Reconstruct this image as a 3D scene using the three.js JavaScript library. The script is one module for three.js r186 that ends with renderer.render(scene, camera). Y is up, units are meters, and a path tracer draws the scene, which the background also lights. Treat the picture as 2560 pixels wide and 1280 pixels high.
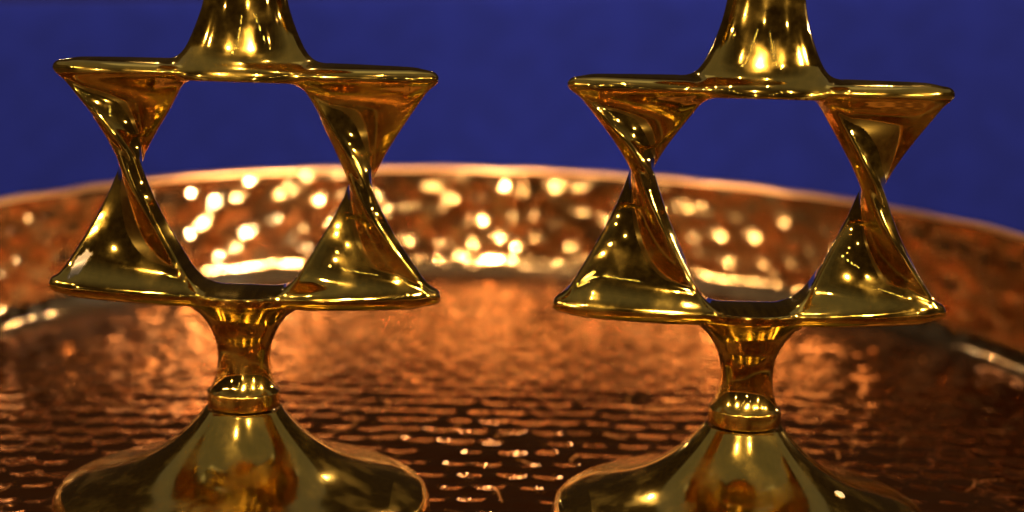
import * as THREE from 'three';
import { mergeGeometries } from 'three/addons/utils/BufferGeometryUtils.js';
import { createNoise2D, createNoise3D } from 'simplex-noise';

// ---------------------------------------------------------------- camera, air, lamps, exposure
const scene = new THREE.Scene();
const D = Math.PI / 180;
const camera = new THREE.PerspectiveCamera(2 * Math.atan(640 / 4501) / D, 2, 0.02, 40);
camera.rotation.order = 'YXZ';
camera.position.set(0, 0.1193, 0);
camera.rotation.set(-9.997 * D, 0, 1.76 * D);
camera.focus = 0.352;                       // the front of the two stars and their feet are sharp
camera.userData.fStop = 10.5;
const renderer = new THREE.WebGLRenderer({ antialias: true });
renderer.toneMapping = THREE.LinearToneMapping;
renderer.toneMappingExposure = 1.55;
renderer.shadowMap.enabled = true;
scene.background = new THREE.Color().setRGB(0.014, 0.008, 0.0035);   // the unlit room

function lamp(x, y, z, cd, radius = 0.02, rgb = [1, 0.70, 0.34]) {
  const l = new THREE.PointLight(new THREE.Color().setRGB(...rgb), cd);
  l.position.set(x, y, z); l.castShadow = true; l.shadow.radius = radius / 0.02; l.shadow.bias = -0.0005;
  l.name = 'lamp'; scene.add(l); return l;
}
// ceiling spots above and in front of the candlesticks
lamp(-0.28, 1.45, 0.25, 0.5, 0.010); lamp(0.30, 1.42, 0.35, 0.5, 0.010);
// added unseen spots to brighten the tray, aimed past the candlesticks at the back of the tray and at its front floor
function spot(deg, h, far, cd, tx, tz, half) {
  const l = new THREE.SpotLight(new THREE.Color().setRGB(1, 0.67, 0.30), cd, 0, half * D, 0.6);
  l.position.set(far * Math.sin(deg * D), h, -0.45 + far * Math.cos(deg * D)); l.target.position.set(tx, 0.015, tz);
  l.castShadow = true; l.shadow.radius = 0.55; l.shadow.bias = -0.0005; l.name = 'added_tray_spot'; scene.add(l, l.target);
}
spot(-58, 0.85, 2, 4.5, 0.02, -0.57, 5.5); spot(-27, 0.95, 1.9, 2.6, 0.0, -0.585, 4.6); spot(2, 0.95, 1.8, 11, 0.0, -0.595, 4.2); spot(31, 0.95, 1.9, 2.6, -0.01, -0.585, 4.6); spot(62, 0.85, 2, 11, -0.03, -0.57, 5.5);
spot(76, 0.8, 2, 9, -0.125, -0.50, 4.2); spot(-70, 0.8, 2, 3.5, 0.125, -0.50, 4.2);
spot(-34, 0.75, 1.7, 5, -0.02, -0.262, 3.0); spot(6, 0.72, 1.7, 5, 0.0, -0.262, 3.0); spot(40, 0.78, 1.7, 5, 0.03, -0.262, 3.0);
// two added high lamps beyond the tray, unseen, to brighten its front
lamp(-0.55, 1.5, -2.1, 0.3, 0.010); lamp(0.65, 1.55, -2.1, 0.3, 0.010);
// two small lamps low behind the tray, above the picture
lamp(-0.014, 0.290, -2.0, 0.008, 0.008); lamp(-0.585, 0.34, -2.0, 0.030, 0.008);
// wall lamps low across the room: behind the camera and to both sides
lamp(0.06, 0.38, 2.0, 0.7, 0.010); lamp(1.45, 0.40, 1.0, 1.0, 0.010); lamp(-1.25, 0.36, 0.95, 0.5, 0.010); lamp(1.46, 0.35, -1.7, 1.3, 0.010);
// small lights far across the room, two receding rows
for (let i = 0; i < 6; i++) for (const s of [-1, 1]) lamp(s * (0.75 + 0.02 * i) + 0.12, 1.05 + 0.01 * i, 1.1 + i * 0.55, 0.02, 0.010, [1, 0.85, 0.45]);
// two added, unseen spots that wash the blue cloth
for (const x of [-0.34, 0.40]) {
  const l = new THREE.SpotLight(new THREE.Color().setRGB(1, 0.86, 0.66), 2.8, 0, 24 * D, 0.9);
  l.position.set(x, 1.25, -0.55); l.target.position.set(x, -0.03, -1.3); l.castShadow = true; l.shadow.radius = 2; l.name = 'added_cloth_spot'; scene.add(l, l.target);
}
function ceiling(x, y, z, w, d, strength) {        // pale, softly lit ceiling panels
  const a = new THREE.RectAreaLight(new THREE.Color().setRGB(1, 0.92, 0.66), strength, w, d);
  a.position.set(x, y, z); a.lookAt(x, 0, z - 0.0001); a.name = 'ceiling_panel_light'; scene.add(a);
}
ceiling(0, 2.1, -1.05, 9.0, 2.9, 0.075); ceiling(0, 2.1, 0.55, 9.0, 0.3, 0.064); ceiling(0, 2.1, 0.85, 9.0, 0.3, 0.052); ceiling(0, 2.1, 1.2, 9.0, 0.4, 0.039); ceiling(0, 2.1, 1.65, 9.0, 0.5, 0.027); ceiling(0, 2.1, 2.2, 9.0, 0.6, 0.016); ceiling(0, 2.1, 2.9, 9.0, 0.8, 0.007); ceiling(0, 1.9, -1.0, 1.7, 0.9, 0.22);

// ---------------------------------------------------------------- helpers
function rng(seed) { return () => { seed = (seed + 0x6d2b79f5) | 0; let t = Math.imul(seed ^ (seed >>> 15), 1 | seed); t = (t + Math.imul(t ^ (t >>> 7), 61 | t)) ^ t; return ((t ^ (t >>> 14)) >>> 0) / 4294967296; }; }
const n2 = createNoise2D(rng(11)), n3 = createNoise3D(rng(12));
const clamp = (x, a = 0, b = 1) => Math.min(b, Math.max(a, x));
const lerp = (a, b, t) => a + (b - a) * t;
const sstep = (a, b, x) => { const t = clamp((x - a) / (b - a)); return t * t * (3 - 2 * t); };
const fbm = (x, y, o = 4) => { let s = 0, a = 0.5; for (let i = 0; i < o; i++) { s += a * n2(x, y); x = x * 2.03 + 7.1; y = y * 2.03 - 3.7; a *= 0.5; } return s; };
function dataTex(w, h, srgb, f) {
  const d = new Uint8Array(w * h * 4);
  for (let y = 0; y < h; y++) for (let x = 0; x < w; x++) {
    const c = f(x / w, y / h), o = (y * w + x) * 4;
    for (let k = 0; k < 3; k++) { let v = clamp(c[k]); if (srgb) v = v <= 0.0031308 ? 12.92 * v : 1.055 * v ** (1 / 2.4) - 0.055; d[o + k] = Math.round(v * 255); }
    d[o + 3] = 255;
  }
  const t = new THREE.DataTexture(d, w, h); t.wrapS = t.wrapT = THREE.RepeatWrapping; t.magFilter = t.minFilter = THREE.LinearFilter;
  if (srgb) t.colorSpace = THREE.SRGBColorSpace;
  t.needsUpdate = true; return t;
}
function geo(pos, idx, uv, nor) {
  const g = new THREE.BufferGeometry();
  g.setAttribute('position', new THREE.BufferAttribute(new Float32Array(pos), 3));
  if (uv) g.setAttribute('uv', new THREE.BufferAttribute(new Float32Array(uv), 2));
  g.setIndex(new THREE.BufferAttribute(new Uint32Array(idx), 1));
  if (nor) g.setAttribute('normal', new THREE.BufferAttribute(new Float32Array(nor), 3)); else g.computeVertexNormals();
  return g;
}
function part(name, geometry, material, parent) {
  const m = new THREE.Mesh(geometry, material); m.name = name; m.castShadow = m.receiveShadow = true; parent.add(m); return m;
}

// ---------------------------------------------------------------- materials
const BRASS = [0.58, 0.395, 0.085];
// wiped, slightly tarnished brass; uv runs 0..1 over 80 mm
function brass(seed, stain, soft = 0.05, patch = 0.10) {
  const o = seed * 31.7;
  const color = dataTex(512, 512, true, (u, v) => {
    const t = fbm(u * 5 + o, v * 5, 5), f = fbm(u * 26 + o, v * 26 + 9, 3);
    const k = 1 + 0.07 * t + 0.05 * f, g = sstep(-0.2, 0.7, t);
    let c = [BRASS[0] * k * lerp(1, 0.9, g), BRASS[1] * k * lerp(1, 0.9, g), BRASS[2] * k * lerp(1, 0.85, g)];
    if (stain) { const s = stain(u, v); c = [lerp(c[0], 0.30, s), lerp(c[1], 0.29, s), lerp(c[2], 0.34, s)]; }
    return c;
  });
  const rough = dataTex(512, 512, false, (u, v) => {
    const t = fbm(u * 6 + o + 3, v * 6 - 5, 5), f = fbm(u * 40 + o, v * 40, 3);
    const dull = sstep(0.0, 0.5, t);
    const r = soft + patch * sstep(-0.15, 0.5, t) + 0.04 * Math.max(0, f) * (0.3 + dull) + (stain ? 0.3 * stain(u, v) : 0);
    return [0, r, 1 - 0.03 * sstep(-0.2, 0.7, t) - 0.01 * clamp(f + 0.4)];
  });
  return new THREE.MeshPhysicalMaterial({ color: 0xffffff, metalness: 1, roughness: 1, map: color, roughnessMap: rough, metalnessMap: rough, clearcoat: 0.35, clearcoatRoughness: 0.03 });
}
const blotch = (u, v) => {      // greyish worn blotch low on the left star's left arm
  const x = u * 80 - 40 + 32.2, y = v * 80 - (53.6 - 40);
  const a = x * 0.80 - y * 0.60, b = x * 0.60 + y * 0.80;
  const d = Math.hypot(a / 1.25, b / 3.6) + 0.35 * fbm(x * 0.5 + 3, y * 0.5, 3);
  return 0.75 * (1 - sstep(0.75, 1.05, d));
};
const brassLeft = brass(1, blotch), brassRight = brass(2), brassFoot = brass(3, null, 0.10, 0.09);

const scratch = new Float32Array(1024 * 1024);      // thin curved scratches and a few specks of dust
{
  const R = rng(77);
  for (let n = 0; n < 260; n++) {
    let x = R() * 1024, y = R() * 1024, a = R() * 6.28, w = 0.25 + 0.75 * R(); const turn = (R() - 0.5) * 0.05, len = 12 + 70 * R() * R();
    for (let i = 0; i < len * 2; i++) { x += Math.cos(a) * 0.5; y += Math.sin(a) * 0.5; a += turn + (R() - 0.5) * 0.12; const q = ((y & 1023) << 10) | (x & 1023); scratch[q] = Math.max(scratch[q], w); }
  }
  for (let n = 0; n < 900; n++) scratch[(R() * 1048576) | 0] = 0.9;
}
const copperFloorRough = dataTex(1024, 1024, false, (u, v) => {
  const sc = scratch[(Math.round(v * 1024) << 10) + Math.round(u * 1024)];
  const t = fbm(u * 9, v * 9, 5), f = fbm(u * 70, v * 70, 3);
  return [0, 0.05 + 0.035 * sstep(-0.2, 0.5, t) + 0.03 * Math.max(0, f) + 0.3 * sc, 1 - 0.35 * sc];
});
const copperFloorColor = dataTex(1024, 1024, true, (u, v) => {
  const t = fbm(u * 7 + 4, v * 7, 5), f = fbm(u * 60, v * 60 + 3, 3);
  const k = 1 + 0.16 * t + 0.14 * f;
  return [0.96 * k, 0.375 * k, 0.115 * k];
});
const copperFloor = new THREE.MeshPhysicalMaterial({ clearcoat: 0.12, clearcoatRoughness: 0.06, metalness: 1, roughness: 1, map: copperFloorColor, roughnessMap: copperFloorRough, metalnessMap: copperFloorRough });
// the rim has aged unevenly: worn pale where it was polished (left), mottled with oxide; shade painted in to the right
const wallAgeShade = (u, v) => { const a = ((u + 0.5) % 1) * 2 * Math.PI - Math.PI, m = fbm(u * 34, v * 3, 4); return { dark: clamp(0.34 * sstep(-0.2, 0.45, m) + 0.85 * sstep(0.62, 0.3, Math.abs(a + 0.62)) * sstep(-0.5, 0.2, m)), pale: sstep(0.75, 0.35, Math.abs(a + 2.45)) * sstep(-0.4, 0.4, -m) }; };
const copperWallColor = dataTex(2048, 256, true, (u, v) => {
  const t = fbm(u * 60, v * 5, 5), f = fbm(u * 300, v * 24, 3), g = wallAgeShade(u, v);
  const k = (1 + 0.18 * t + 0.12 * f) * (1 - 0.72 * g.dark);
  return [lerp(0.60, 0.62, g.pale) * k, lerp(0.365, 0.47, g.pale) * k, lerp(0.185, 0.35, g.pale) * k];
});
const copperWallRough = dataTex(2048, 256, false, (u, v) => [0, 0.105 + 0.05 * fbm(u * 80, v * 6 + 5, 4) + 0.12 * wallAgeShade(u, v).dark, 1]);
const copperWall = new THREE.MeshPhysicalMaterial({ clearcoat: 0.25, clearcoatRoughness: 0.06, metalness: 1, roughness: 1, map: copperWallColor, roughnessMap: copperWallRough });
const copperPlain = new THREE.MeshStandardMaterial({ metalness: 1, roughness: 0.28, color: new THREE.Color().setRGB(0.80, 0.44, 0.25) });

// ---------------------------------------------------------------- table and the blue cloth behind the tray
{
  const wood = dataTex(512, 512, true, (u, v) => { const k = 1 + 0.25 * n2(u * 4, v * 60) + 0.15 * fbm(u * 8, v * 30, 3); return [0.10 * k, 0.045 * k, 0.02 * k]; });
  const g = new THREE.BoxGeometry(2.2, 0.03, 1.0); g.translate(0, -0.018, -0.16);
  part('table_top', g, new THREE.MeshStandardMaterial({ map: wood, roughness: 0.5 }), scene).userData = { kind: 'structure', label: 'dark brown wooden table top under the copper tray', category: 'table top' };
}
{
  const W = 2.4, nx = 150, pts = [];          // profile: up the front and down the back of the hanging cloth
  const zb = -1.3, y0 = -0.7, YU = 0.0815, nUp = 60;
  for (let i = 0; i <= nUp; i++) pts.push([zb, lerp(y0, YU - 0.0015, i / nUp)]);
  pts.push([zb - 0.002, YU], [zb - 0.006, YU], [zb - 0.008, YU - 0.0015], [zb - 0.008, y0]);
  const pos = [], uv = [], idx = [], n = pts.length;
  for (let j = 0; j < n; j++) for (let i = 0; i <= nx; i++) {
    const x = (i / nx - 0.5) * W, up = 1;
    const wave = up * (0.004 * n2(x * 3.1, 5) + 0.0015 * n2(x * 11, 9)), tilt = up * x * 0.044;
    pos.push(x, pts[j][1] + tilt, pts[j][0] + wave); uv.push(x * 8, j / n * 8);
  }
  for (let j = 0; j < n - 1; j++) for (let i = 0; i < nx; i++) { const a = j * (nx + 1) + i, b = a + nx + 1; idx.push(a, a + 1, b, b, a + 1, b + 1); }
  const weave = dataTex(512, 512, true, (u, v) => { const k = 1 + 0.22 * fbm(u * 3, v * 3, 4) + 0.06 * n2(u * 260, v * 20) + 0.06 * n2(u * 20, v * 260); return [0.016 * k, 0.028 * k, 0.37 * k]; });
  const m = new THREE.MeshPhysicalMaterial({ map: weave, roughness: 0.95, sheen: 0.15, sheenRoughness: 0.6, sheenColor: new THREE.Color().setRGB(0.3, 0.3, 0.8) });
  const o = part('backdrop', geo(pos, idx, uv), m, scene);
  o.userData = { kind: 'structure', label: 'plain deep blue cloth backdrop, out of focus behind the copper tray', category: 'backdrop' };
}

// ---------------------------------------------------------------- hammered copper tray
const TR = { x: -0.0032, z: -0.4315, a: 0.1652, b: 0.205, h: 0.0386 };
const tray = new THREE.Group(); tray.name = 'copper_tray'; tray.position.set(TR.x, 0, TR.z); scene.add(tray);
tray.userData = { label: 'large hammered copper tray with upright rim, under both brass candlesticks', category: 'tray' };
// hammer marks: shallow round dishes in staggered rows, each a little off its place
function marks(w, h, sx, sy, seed, jitter) {
  const R = rng(seed), cells = new Map(), rows = Math.ceil(h / sy) + 2, cols = Math.ceil(w / sx) + 2;
  for (let r = -1; r < rows; r++) for (let c = -1; c < cols; c++)
    cells.set(r * 10007 + c, { x: (c + (r & 1 ? 0.5 : 0) + (R() - 0.5) * jitter) * sx, y: (r + (R() - 0.5) * jitter) * sy, s: 0.82 + 0.34 * R(), d: 0.7 + 0.6 * R(), tx: (R() - 0.5), ty: (R() - 0.5), k: R() });
  return (x, y) => {      // lowest dish at that place, in units of the depth: 0 on the ridges, -1 at a dish's bottom
    const r0 = Math.round(y / sy), c0 = Math.round(x / sx); let best = 0, acc = 0;
    for (let r = r0 - 1; r <= r0 + 1; r++) for (let c = c0 - 1; c <= c0 + 1; c++) {
      const m = cells.get(r * 10007 + c); if (!m || m.k < 0.04) continue;
      const dx = (x - m.x) / (sx * 0.475 * m.s), dy = (y - m.y) / (sy * 0.475 * m.s), q = dx * dx + dy * dy;
      if (q < 1.4) { const v = m.d * (q - 1) + 0.16 * (m.tx * dx + m.ty * dy); acc += Math.exp(-7 * v); }
    }
    acc += Math.exp(0); best = -Math.log(acc) / 7; return best;
  };
}
{
  const f = marks(0.37, 0.44, 0.0086, 0.0092, 21, 0.20);
  const DEPTH = 0.00034;
  const height = (x, z) => {
    const rho = Math.hypot(x / TR.a, z / TR.b), k = 1 - sstep(0.91, 0.955, rho);
    return k * DEPTH * f(x + 0.185, z + 0.22) + k * 0.00015 * n2(x * 28, z * 28) + 0.00003 * k * n2(x * 170, z * 170);
  };
  const N = 480, pos = [], nor = [], uv = [], idx = [], e = 0.00015;
  const A = TR.a - 0.007, B = TR.b - 0.007;
  for (let j = 0; j <= N; j++) for (let i = 0; i <= N; i++) {
    const a = 2 * i / N - 1, b = 2 * j / N - 1; let r, p;                         // square to disc
    if (a === 0 && b === 0) { r = 0; p = 0; } else if (a * a > b * b) { r = a; p = Math.PI / 4 * (b / a); } else { r = b; p = Math.PI / 2 - Math.PI / 4 * (a / b); }
    const x = r * Math.cos(p) * A, z = r * Math.sin(p) * B;
    pos.push(x, height(x, z), z); uv.push(x / 0.36 + 0.5, z / 0.36 + 0.5);
    const gx = (height(x + e, z) - height(x - e, z)) / (2 * e), gz = (height(x, z + e) - height(x, z - e)) / (2 * e), l = Math.hypot(gx, 1, gz);
    nor.push(-gx / l, 1 / l, -gz / l);
  }
  for (let j = 0; j < N; j++) for (let i = 0; i < N; i++) { const a = j * (N + 1) + i, b = a + N + 1; idx.push(a, b, a + 1, b, b + 1, a + 1); }
  part('tray_floor', geo(pos, idx, uv, nor), copperFloor, tray);
}
{
  // inner wall: fillet, hammered upright face
  const f = marks(1.22, 0.06, 0.0095, 0.0090, 22, 0.8), S = 1500, rows = 84, R = 0.008, pos = [], uv = [], idx = [];
  for (let j = 0; j <= rows; j++) {
    const t = j / rows; let out, y, nr, ny;
    if (t < 0.2) { const a = t / 0.2 * Math.PI / 2; out = -0.007 + R * Math.sin(a); y = R - R * Math.cos(a); nr = -Math.sin(a); ny = Math.cos(a); }
    else { const q = (t - 0.2) / 0.8; y = lerp(R, TR.h - 0.0016, q); out = 0.001 + 0.0018 * q; nr = -1; ny = 0; }
    for (let i = 0; i <= S; i++) {
      const ii = i % S, p = ii / S * 2 * Math.PI, c = Math.cos(p), s = Math.sin(p), arc = i / S * 1.180;
      const k = 0.25 + 0.75 * sstep(0.1, 0.3, t) * (1 - sstep(0.93, 1, t));
      const seam = sstep(0, 0.02, Math.min(ii, S - ii) / S);
      const d = -k * (0.00065 * f(arc, y + 0.004) * seam) - k * 0.0004 * n2(c * 9 + 4, s * 9 + y * 40) * (ny > 0.9 ? 0 : 1);   // dished away from the tray
      const o = out + d * -nr, yy = y - d * ny;
      pos.push((TR.a + o) * c, yy, (TR.b + o) * s); uv.push(i / S, t);
    }
  }
  for (let j = 0; j < rows; j++) for (let i = 0; i < S; i++) { const a = j * (S + 1) + i, b = a + S + 1; idx.push(a, a + 1, b, b, a + 1, b + 1); }
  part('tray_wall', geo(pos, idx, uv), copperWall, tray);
  // lip and outside
  const prof = []; const o0 = 0.0028, yT = TR.h;
  for (let k = 0; k <= 14; k++) { const a = k / 14 * Math.PI; prof.push([o0 + 0.0013 - 0.0013 * Math.cos(a), yT - 0.0016 + 0.0016 * Math.sin(a)]); }
  for (let k = 1; k <= 12; k++) prof.push([o0 + 0.0026 - 0.001 * k / 12, lerp(yT - 0.0016, 0.003, k / 12)]);
  prof.push([0.002, -0.001], [-0.004, -0.003], [-0.06, -0.003]);
  const S2 = 360, p2 = [], i2 = [], u2 = [];
  prof.forEach(([o, y], j) => { for (let i = 0; i <= S2; i++) { const p = (i % S2) / S2 * 2 * Math.PI, w = y > 0.03 ? 0.0004 * n2(Math.cos(p) * 6, Math.sin(p) * 6) : 0; p2.push((TR.a + o) * Math.cos(p), y + w, (TR.b + o) * Math.sin(p)); u2.push(i / S2 * 8, j / prof.length); } });
  for (let j = 0; j < prof.length - 1; j++) for (let i = 0; i < S2; i++) { const a = j * (S2 + 1) + i, b = a + S2 + 1; i2.push(a, a + 1, b, b, a + 1, b + 1); }
  part('tray_lip', geo(p2, i2, u2), copperPlain, tray);
}

// ---------------------------------------------------------------- brass candlestick (millimetres, then scaled)
const smin = (a, b, k) => { const h = Math.max(k - Math.abs(a - b), 0) / k; return Math.min(a, b) - h * h * k * 0.25; };
function rbox(a, b, c, r) { const x = Math.max(a + r, 0), y = Math.max(b + r, 0), z = Math.max(c + r, 0); return Math.sqrt(x * x + y * y + z * z) + Math.min(Math.max(a, b, c) + r, 0) - r; }
function table(rows) {        // smooth curve through (y, radius...) rows
  const ys = rows.map((r) => r[0]), n = rows.length;
  return (y, k = 1) => {
    if (y <= ys[0]) return rows[0][k]; if (y >= ys[n - 1]) return rows[n - 1][k];
    let i = 0; while (y > ys[i + 1]) i++;
    const m = (j) => j <= 0 ? (rows[1][k] - rows[0][k]) / (ys[1] - ys[0]) : j >= n - 1 ? (rows[n - 1][k] - rows[n - 2][k]) / (ys[n - 1] - ys[n - 2]) : (rows[j + 1][k] - rows[j - 1][k]) / (ys[j + 1] - ys[j - 1]);
    const h = ys[i + 1] - ys[i], t = (y - ys[i]) / h, t2 = t * t, t3 = t2 * t;
    return (2 * t3 - 3 * t2 + 1) * rows[i][k] + (t3 - 2 * t2 + t) * h * m(i) + (-2 * t3 + 3 * t2) * rows[i + 1][k] + (t3 - t2) * h * m(i + 1);
  };
}
const neckR = table([[90, 14.5, 9.6], [93.4, 13.6, 8.6], [95, 12.8, 8.0], [97.3, 11.3, 7.25], [102, 9.3, 6.3], [106, 8.1, 5.85], [112, 7.1, 5.8], [118, 6.6, 6.3], [124, 6.4, 6.4]]);
const stemR = table([[28, 7.0], [28.7, 6.95], [29.3, 6.55], [30.2, 6.1], [31.6, 5.65], [33.5, 5.3], [36, 5.2], [38.5, 5.5], [41.5, 6.7], [43.5, 8.0], [45.3, 9.8], [47, 11.4]]);
const YT = 92.1, YB = 48.4;
function bar(x, y, z, yc, bow, hx, hd, ht0) {       // rounded, lens-shaped in plan
  const q = x / hx, w = 1 - Math.min(1, q * q), dep = 1.3 + hd * w ** 0.75, ht = ht0 * (0.6 + 0.4 * w ** 0.5), yy = Math.abs(y - yc - bow * q * q) / ht, zz = Math.abs(z) / dep;
  const d = ((yy ** 2.6 + zz ** 2.6) ** (1 / 2.6) - 1) * Math.min(ht, dep), e = Math.abs(x) - hx;
  return smin2(d, e, 1.2);
}
function smin2(a, b, k) { const h = Math.max(k - Math.abs(a - b), 0) / k; return Math.max(a, b) + h * h * k * 0.25; }
let EDGE = 0;
const lens = (x, hx, hd) => { const q = x / hx; return 1.3 + hd * (1 - Math.min(1, q * q)) ** 0.75; };
function strip(x, y, z, side) {           // a ribbon that turns half round on its way down and thickens towards the bars
  const v = clamp((YT - y) / (YT - YB)), m = side < 0 ? 0.385 : 0.465, c = v < m ? 1 - v / m : -(v - m) / (1 - m), w = lerp(13.4, 15.0, v), s = 1 - c * c;
  const px = x - side * lerp(23.9, 23.5, v) - (side < 0 ? 1.3 : -0.9) * s, ex = w * c, ez = -4.5 * s ** 1.5, l = Math.hypot(ex, ez) + 1e-6;
  const a = (px * ex + z * ez) / l, b = (-px * ez + z * ex) / l, u = Math.abs(a) / l;
  const full = v < 0.5 ? lens(x, 37, 5.4) : lens(x, 38.6, 5.0), t = 1.2 + 0.95 * s * s + Math.max(0, full - 1.3) * Math.abs(c) ** 2.4;
  EDGE = sstep(0.6, 1.0, u) * (v > 0.5 ? (px * side < 0 ? 0.3 : 1) : 1);
  return rbox(Math.abs(a) - l, Math.abs(b) - t, Math.max(y - YT, YB - y), Math.min(t * 0.8, lerp(1.1, 1.6, s * s)));
}
function sdf(x, y, z) {
  const top = bar(x, y, z, YT, 0.1, 37.0, 6.2, 1.45), bot = bar(x, y, z, YB - 0.5, 1.3, 38.6, 3.9, 1.7);
  let d = smin(top, bot, 0.1);
  const sd = strip(x, y, z, x < 0 ? -1 : 1); d = smin(d, sd, lerp(5, 2.5, EDGE));
  if (y > 85) { const rx = neckR(y, 1), rz = neckR(y, 2), q = Math.sqrt((x / rx) ** 2 + (z / rz) ** 2); d = smin(d, Math.max((q - 1) * Math.min(rx, rz), 91.5 - y, y - 119), 2.4); }
  if (y < 55) { const r = stemR(y), q = Math.hypot(x, z * (1 + 0.35 * sstep(40, 47, y))); d = smin(d, Math.max(q - r, y - 48.6, 28.2 - y), 2.0); }
  return d;
}
function starMeshes() {
  const st = 0.5, x0 = -41, y0 = 27.6, z0 = -15, nx = 165, ny = 186, nz = 61;
  const val = new Float32Array(nx * ny * nz), id = (i, j, k) => (k * ny + j) * nx + i;
  for (let k = 0; k < nz; k++) for (let j = 0; j < ny; j++) for (let i = 0; i < nx; i++) val[id(i, j, k)] = sdf(x0 + i * st, y0 + j * st, z0 + k * st);
  const vert = new Int32Array(nx * ny * nz).fill(-1), P = [];
  for (let k = 0; k < nz - 1; k++) for (let j = 0; j < ny - 1; j++) for (let i = 0; i < nx - 1; i++) {
    let n = 0, sx = 0, sy = 0, sz = 0, m = 0;
    for (let c = 0; c < 8; c++) if (val[id(i + (c & 1), j + (c >> 1 & 1), k + (c >> 2))] < 0) m |= 1 << c;
    if (m === 0 || m === 255) continue;
    for (let a = 0; a < 8; a++) for (let ax = 0; ax < 3; ax++) {
      if (a >> ax & 1) continue; const b = a | 1 << ax; if ((m >> a & 1) === (m >> b & 1)) continue;
      const va = val[id(i + (a & 1), j + (a >> 1 & 1), k + (a >> 2))], vb = val[id(i + (b & 1), j + (b >> 1 & 1), k + (b >> 2))], t = va / (va - vb);
      sx += (a & 1) + (ax === 0 ? t : 0); sy += (a >> 1 & 1) + (ax === 1 ? t : 0); sz += (a >> 2) + (ax === 2 ? t : 0); n++;
    }
    vert[id(i, j, k)] = P.length / 3; P.push(x0 + (i + sx / n) * st, y0 + (j + sy / n) * st, z0 + (k + sz / n) * st);
  }
  const N = new Float32Array(P.length), e = 0.06;
  for (let q = 0; q < P.length; q += 3) {
    let [x, y, z] = [P[q], P[q + 1], P[q + 2]], gx, gy, gz;
    for (let it = 0; it < 4; it++) {
      gx = (sdf(x + e, y, z) - sdf(x - e, y, z)) / (2 * e); gy = (sdf(x, y + e, z) - sdf(x, y - e, z)) / (2 * e); gz = (sdf(x, y, z + e) - sdf(x, y, z - e)) / (2 * e);
      if (it === 3) break;
      const g2 = gx * gx + gy * gy + gz * gz + 1e-9, s = clamp(sdf(x, y, z) / g2, -0.3, 0.3); x -= s * gx; y -= s * gy; z -= s * gz;
    }
    const l = Math.hypot(gx, gy, gz) + 1e-9; N[q] = gx / l; N[q + 1] = gy / l; N[q + 2] = gz / l; P[q] = x; P[q + 1] = y; P[q + 2] = z;
  }
  const F = { stem: [], star_ornament: [], neck: [] };
  const put = (a, b, c) => { const y = (P[3 * a + 1] + P[3 * b + 1] + P[3 * c + 1]) / 3; (y > 93.9 ? F.neck : y < 46.4 ? F.stem : F.star_ornament).push(a, b, c); };
  for (let k = 1; k < nz - 1; k++) for (let j = 1; j < ny - 1; j++) for (let i = 1; i < nx - 1; i++) {
    const s = val[id(i, j, k)] < 0;
    for (let ax = 0; ax < 3; ax++) {
      if (s === (val[id(i + (ax === 0), j + (ax === 1), k + (ax === 2))] < 0)) continue;
      const u = [ax === 1 ? 1 : 0, ax === 2 ? 1 : 0, ax === 0 ? 1 : 0], w = [ax === 2 ? 1 : 0, ax === 0 ? 1 : 0, ax === 1 ? 1 : 0];
      const q = [vert[id(i - u[0] - w[0], j - u[1] - w[1], k - u[2] - w[2])], vert[id(i - w[0], j - w[1], k - w[2])], vert[id(i, j, k)], vert[id(i - u[0], j - u[1], k - u[2])]];
      if (q.some((v) => v < 0)) continue;
      if (!s) { put(q[0], q[1], q[2]); put(q[0], q[2], q[3]); } else { put(q[0], q[2], q[1]); put(q[0], q[3], q[2]); }
    }
  }
  const out = {};
  for (const name in F) {
    const map = new Map(), pos = [], nor = [], uv = [], idx = [];
    for (const v of F[name]) {
      if (!map.has(v)) { map.set(v, pos.length / 3); pos.push(P[3 * v] / 1000, P[3 * v + 1] / 1000, P[3 * v + 2] / 1000); nor.push(N[3 * v], N[3 * v + 1], N[3 * v + 2]); uv.push((P[3 * v] + 40) / 80, (P[3 * v + 1] - 40) / 80); }
      idx.push(map.get(v));
    }
    out[name] = geo(pos, idx, uv, nor);
  }
  return out;
}
function lathe(rows, seg = 160, close = false) {     // rows of [radius, height] in mm, bottom to top; doubled points keep an edge crisp
  const pts = rows.map(([r, y]) => new THREE.Vector2(r / 1000, y / 1000));
  const g = new THREE.LatheGeometry(pts, seg), p = g.attributes.position, u = g.attributes.uv;
  for (let i = 0; i < p.count; i++) { const x = p.getX(i), z = p.getZ(i), y = p.getY(i), r = Math.hypot(x, z), a = Math.atan2(x, z); u.setXY(i, 0.5 + (r + 0.5 * (0.03 - y)) * Math.sin(a) / 0.08, 0.5 + (r + 0.5 * (0.03 - y)) * Math.cos(a) / 0.08); }
  return g;
}
const curve = (pts, n) => new THREE.CatmullRomCurve3(pts.map(([r, y]) => new THREE.Vector3(r, y, 0)), false, 'centripetal').getSpacedPoints(n).map((v) => [v.x, v.y]);
const S = starMeshes();
const baseProfile = [...curve([[30, 0.9], [36.2, 0.3], [37.2, 1.6], [37.7, 4], [37.6, 6.4], [37.0, 8.0], [36.0, 9.0]], 36), ...curve([[36.0, 9.0], [33.5, 10.0], [29, 11.3], [24, 12.9], [19.5, 14.9], [15.2, 17.6], [11.6, 20.7], [9.2, 23.3], [7.75, 25.1]], 80).slice(1), [7.4, 25.3], [6.5, 25.2], [6.3, 24.6], [5, 24.6]];
const collarProfile = [[5.5, 25.5], ...curve([[6.8, 25.5], [7.12, 25.7], [7.22, 26.3], [7.24, 28.3], [7.18, 28.75], [6.95, 28.95]], 30), [6.6, 28.9], [5.5, 28.6]];
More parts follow.
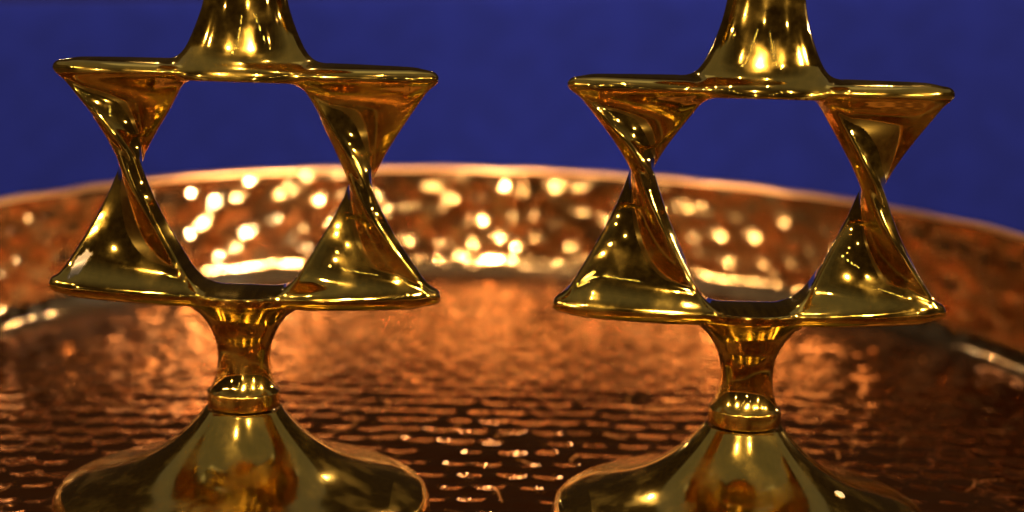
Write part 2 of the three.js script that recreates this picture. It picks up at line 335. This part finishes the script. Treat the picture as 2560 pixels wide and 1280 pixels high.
const cupProfile = [[5, 118], ...curve([[6.6, 118], [7.2, 119.6], [9.5, 120.8], [14, 121.4], [19, 122.4], [21.5, 123.6], [21.9, 124.4], [21.2, 124.9], [17, 124.0], [12.5, 123.8], [11.0, 125.5], [10.9, 131], [11.4, 136], [11.2, 136.8], [10.2, 136.6], [9.8, 133], [9.6, 126]], 110), [0.01, 125.8]];

const left = new THREE.Group(); left.name = 'candlestick'; scene.add(left);
part('base', lathe(baseProfile), brassFoot, left);
part('collar', lathe(collarProfile), brassFoot, left);
part('stem', S.stem, brassLeft, left);
part('star_ornament', S.star_ornament, brassLeft, left);
part('neck', S.neck, brassLeft, left);
part('candle_cup', lathe(cupProfile), brassFoot, left);
left.position.set(-0.0528, 0.0001, -0.350); left.rotation.y = -1.5 * D;
left.userData = { label: 'left brass candlestick with open six-pointed star shaft, grey blotch on the star', category: 'candlestick', group: 'brass star candlesticks on the tray' };
const right = left.clone(); right.name = 'candlestick_001'; scene.add(right);
right.position.set(0.0472, 0.0001, -0.348); right.rotation.y = 2.5 * D;
right.traverse((o) => { if (o.material === brassLeft) o.material = brassRight; });
right.userData = { label: 'right brass candlestick with open six-pointed star shaft, white wax speck on its foot', category: 'candlestick', group: 'brass star candlesticks on the tray' };

{
  // where the line of sight through the speck's place in the photograph meets the foot
  const at = (r) => { for (let i = 1; i < baseProfile.length; i++) { const [r0, y0] = baseProfile[i - 1], [r1, y1] = baseProfile[i]; if (y0 > 7 && r <= r0 && r >= r1) return lerp(y0, y1, (r0 - r) / (r0 - r1 + 1e-9)); } return 0; };
  const R = rng(5), g = new THREE.SphereGeometry(0.00095, 20, 14), p = g.attributes.position;
  for (let i = 0; i < p.count; i++) { const k = 1 + 0.22 * n3(p.getX(i) * 1500, p.getY(i) * 1500, p.getZ(i) * 1500); p.setXYZ(i, p.getX(i) * k * 1.15, p.getY(i) * k * 0.4, p.getZ(i) * k); }
  g.computeVertexNormals();
  const x = 0.0181, z = 0.0098, r = Math.hypot(x, z) * 1000, y = at(r) / 1000, slope = (at(r + 1) - at(r - 1)) / 2;
  const w = part('wax_speck', g, new THREE.MeshPhysicalMaterial({ color: new THREE.Color().setRGB(0.86, 0.80, 0.70), roughness: 0.45 }), scene);
  w.position.set(right.position.x + x, y + 0.00015, right.position.z + z);
  w.quaternion.setFromUnitVectors(new THREE.Vector3(0, 1, 0), new THREE.Vector3(-slope * x / (r / 1000), 1, -slope * z / (r / 1000)).normalize());
  w.userData = { label: 'tiny white wax speck on the right candlestick\'s foot', category: 'wax speck' };
}
scene.updateMatrixWorld(true);
renderer.render(scene, camera);
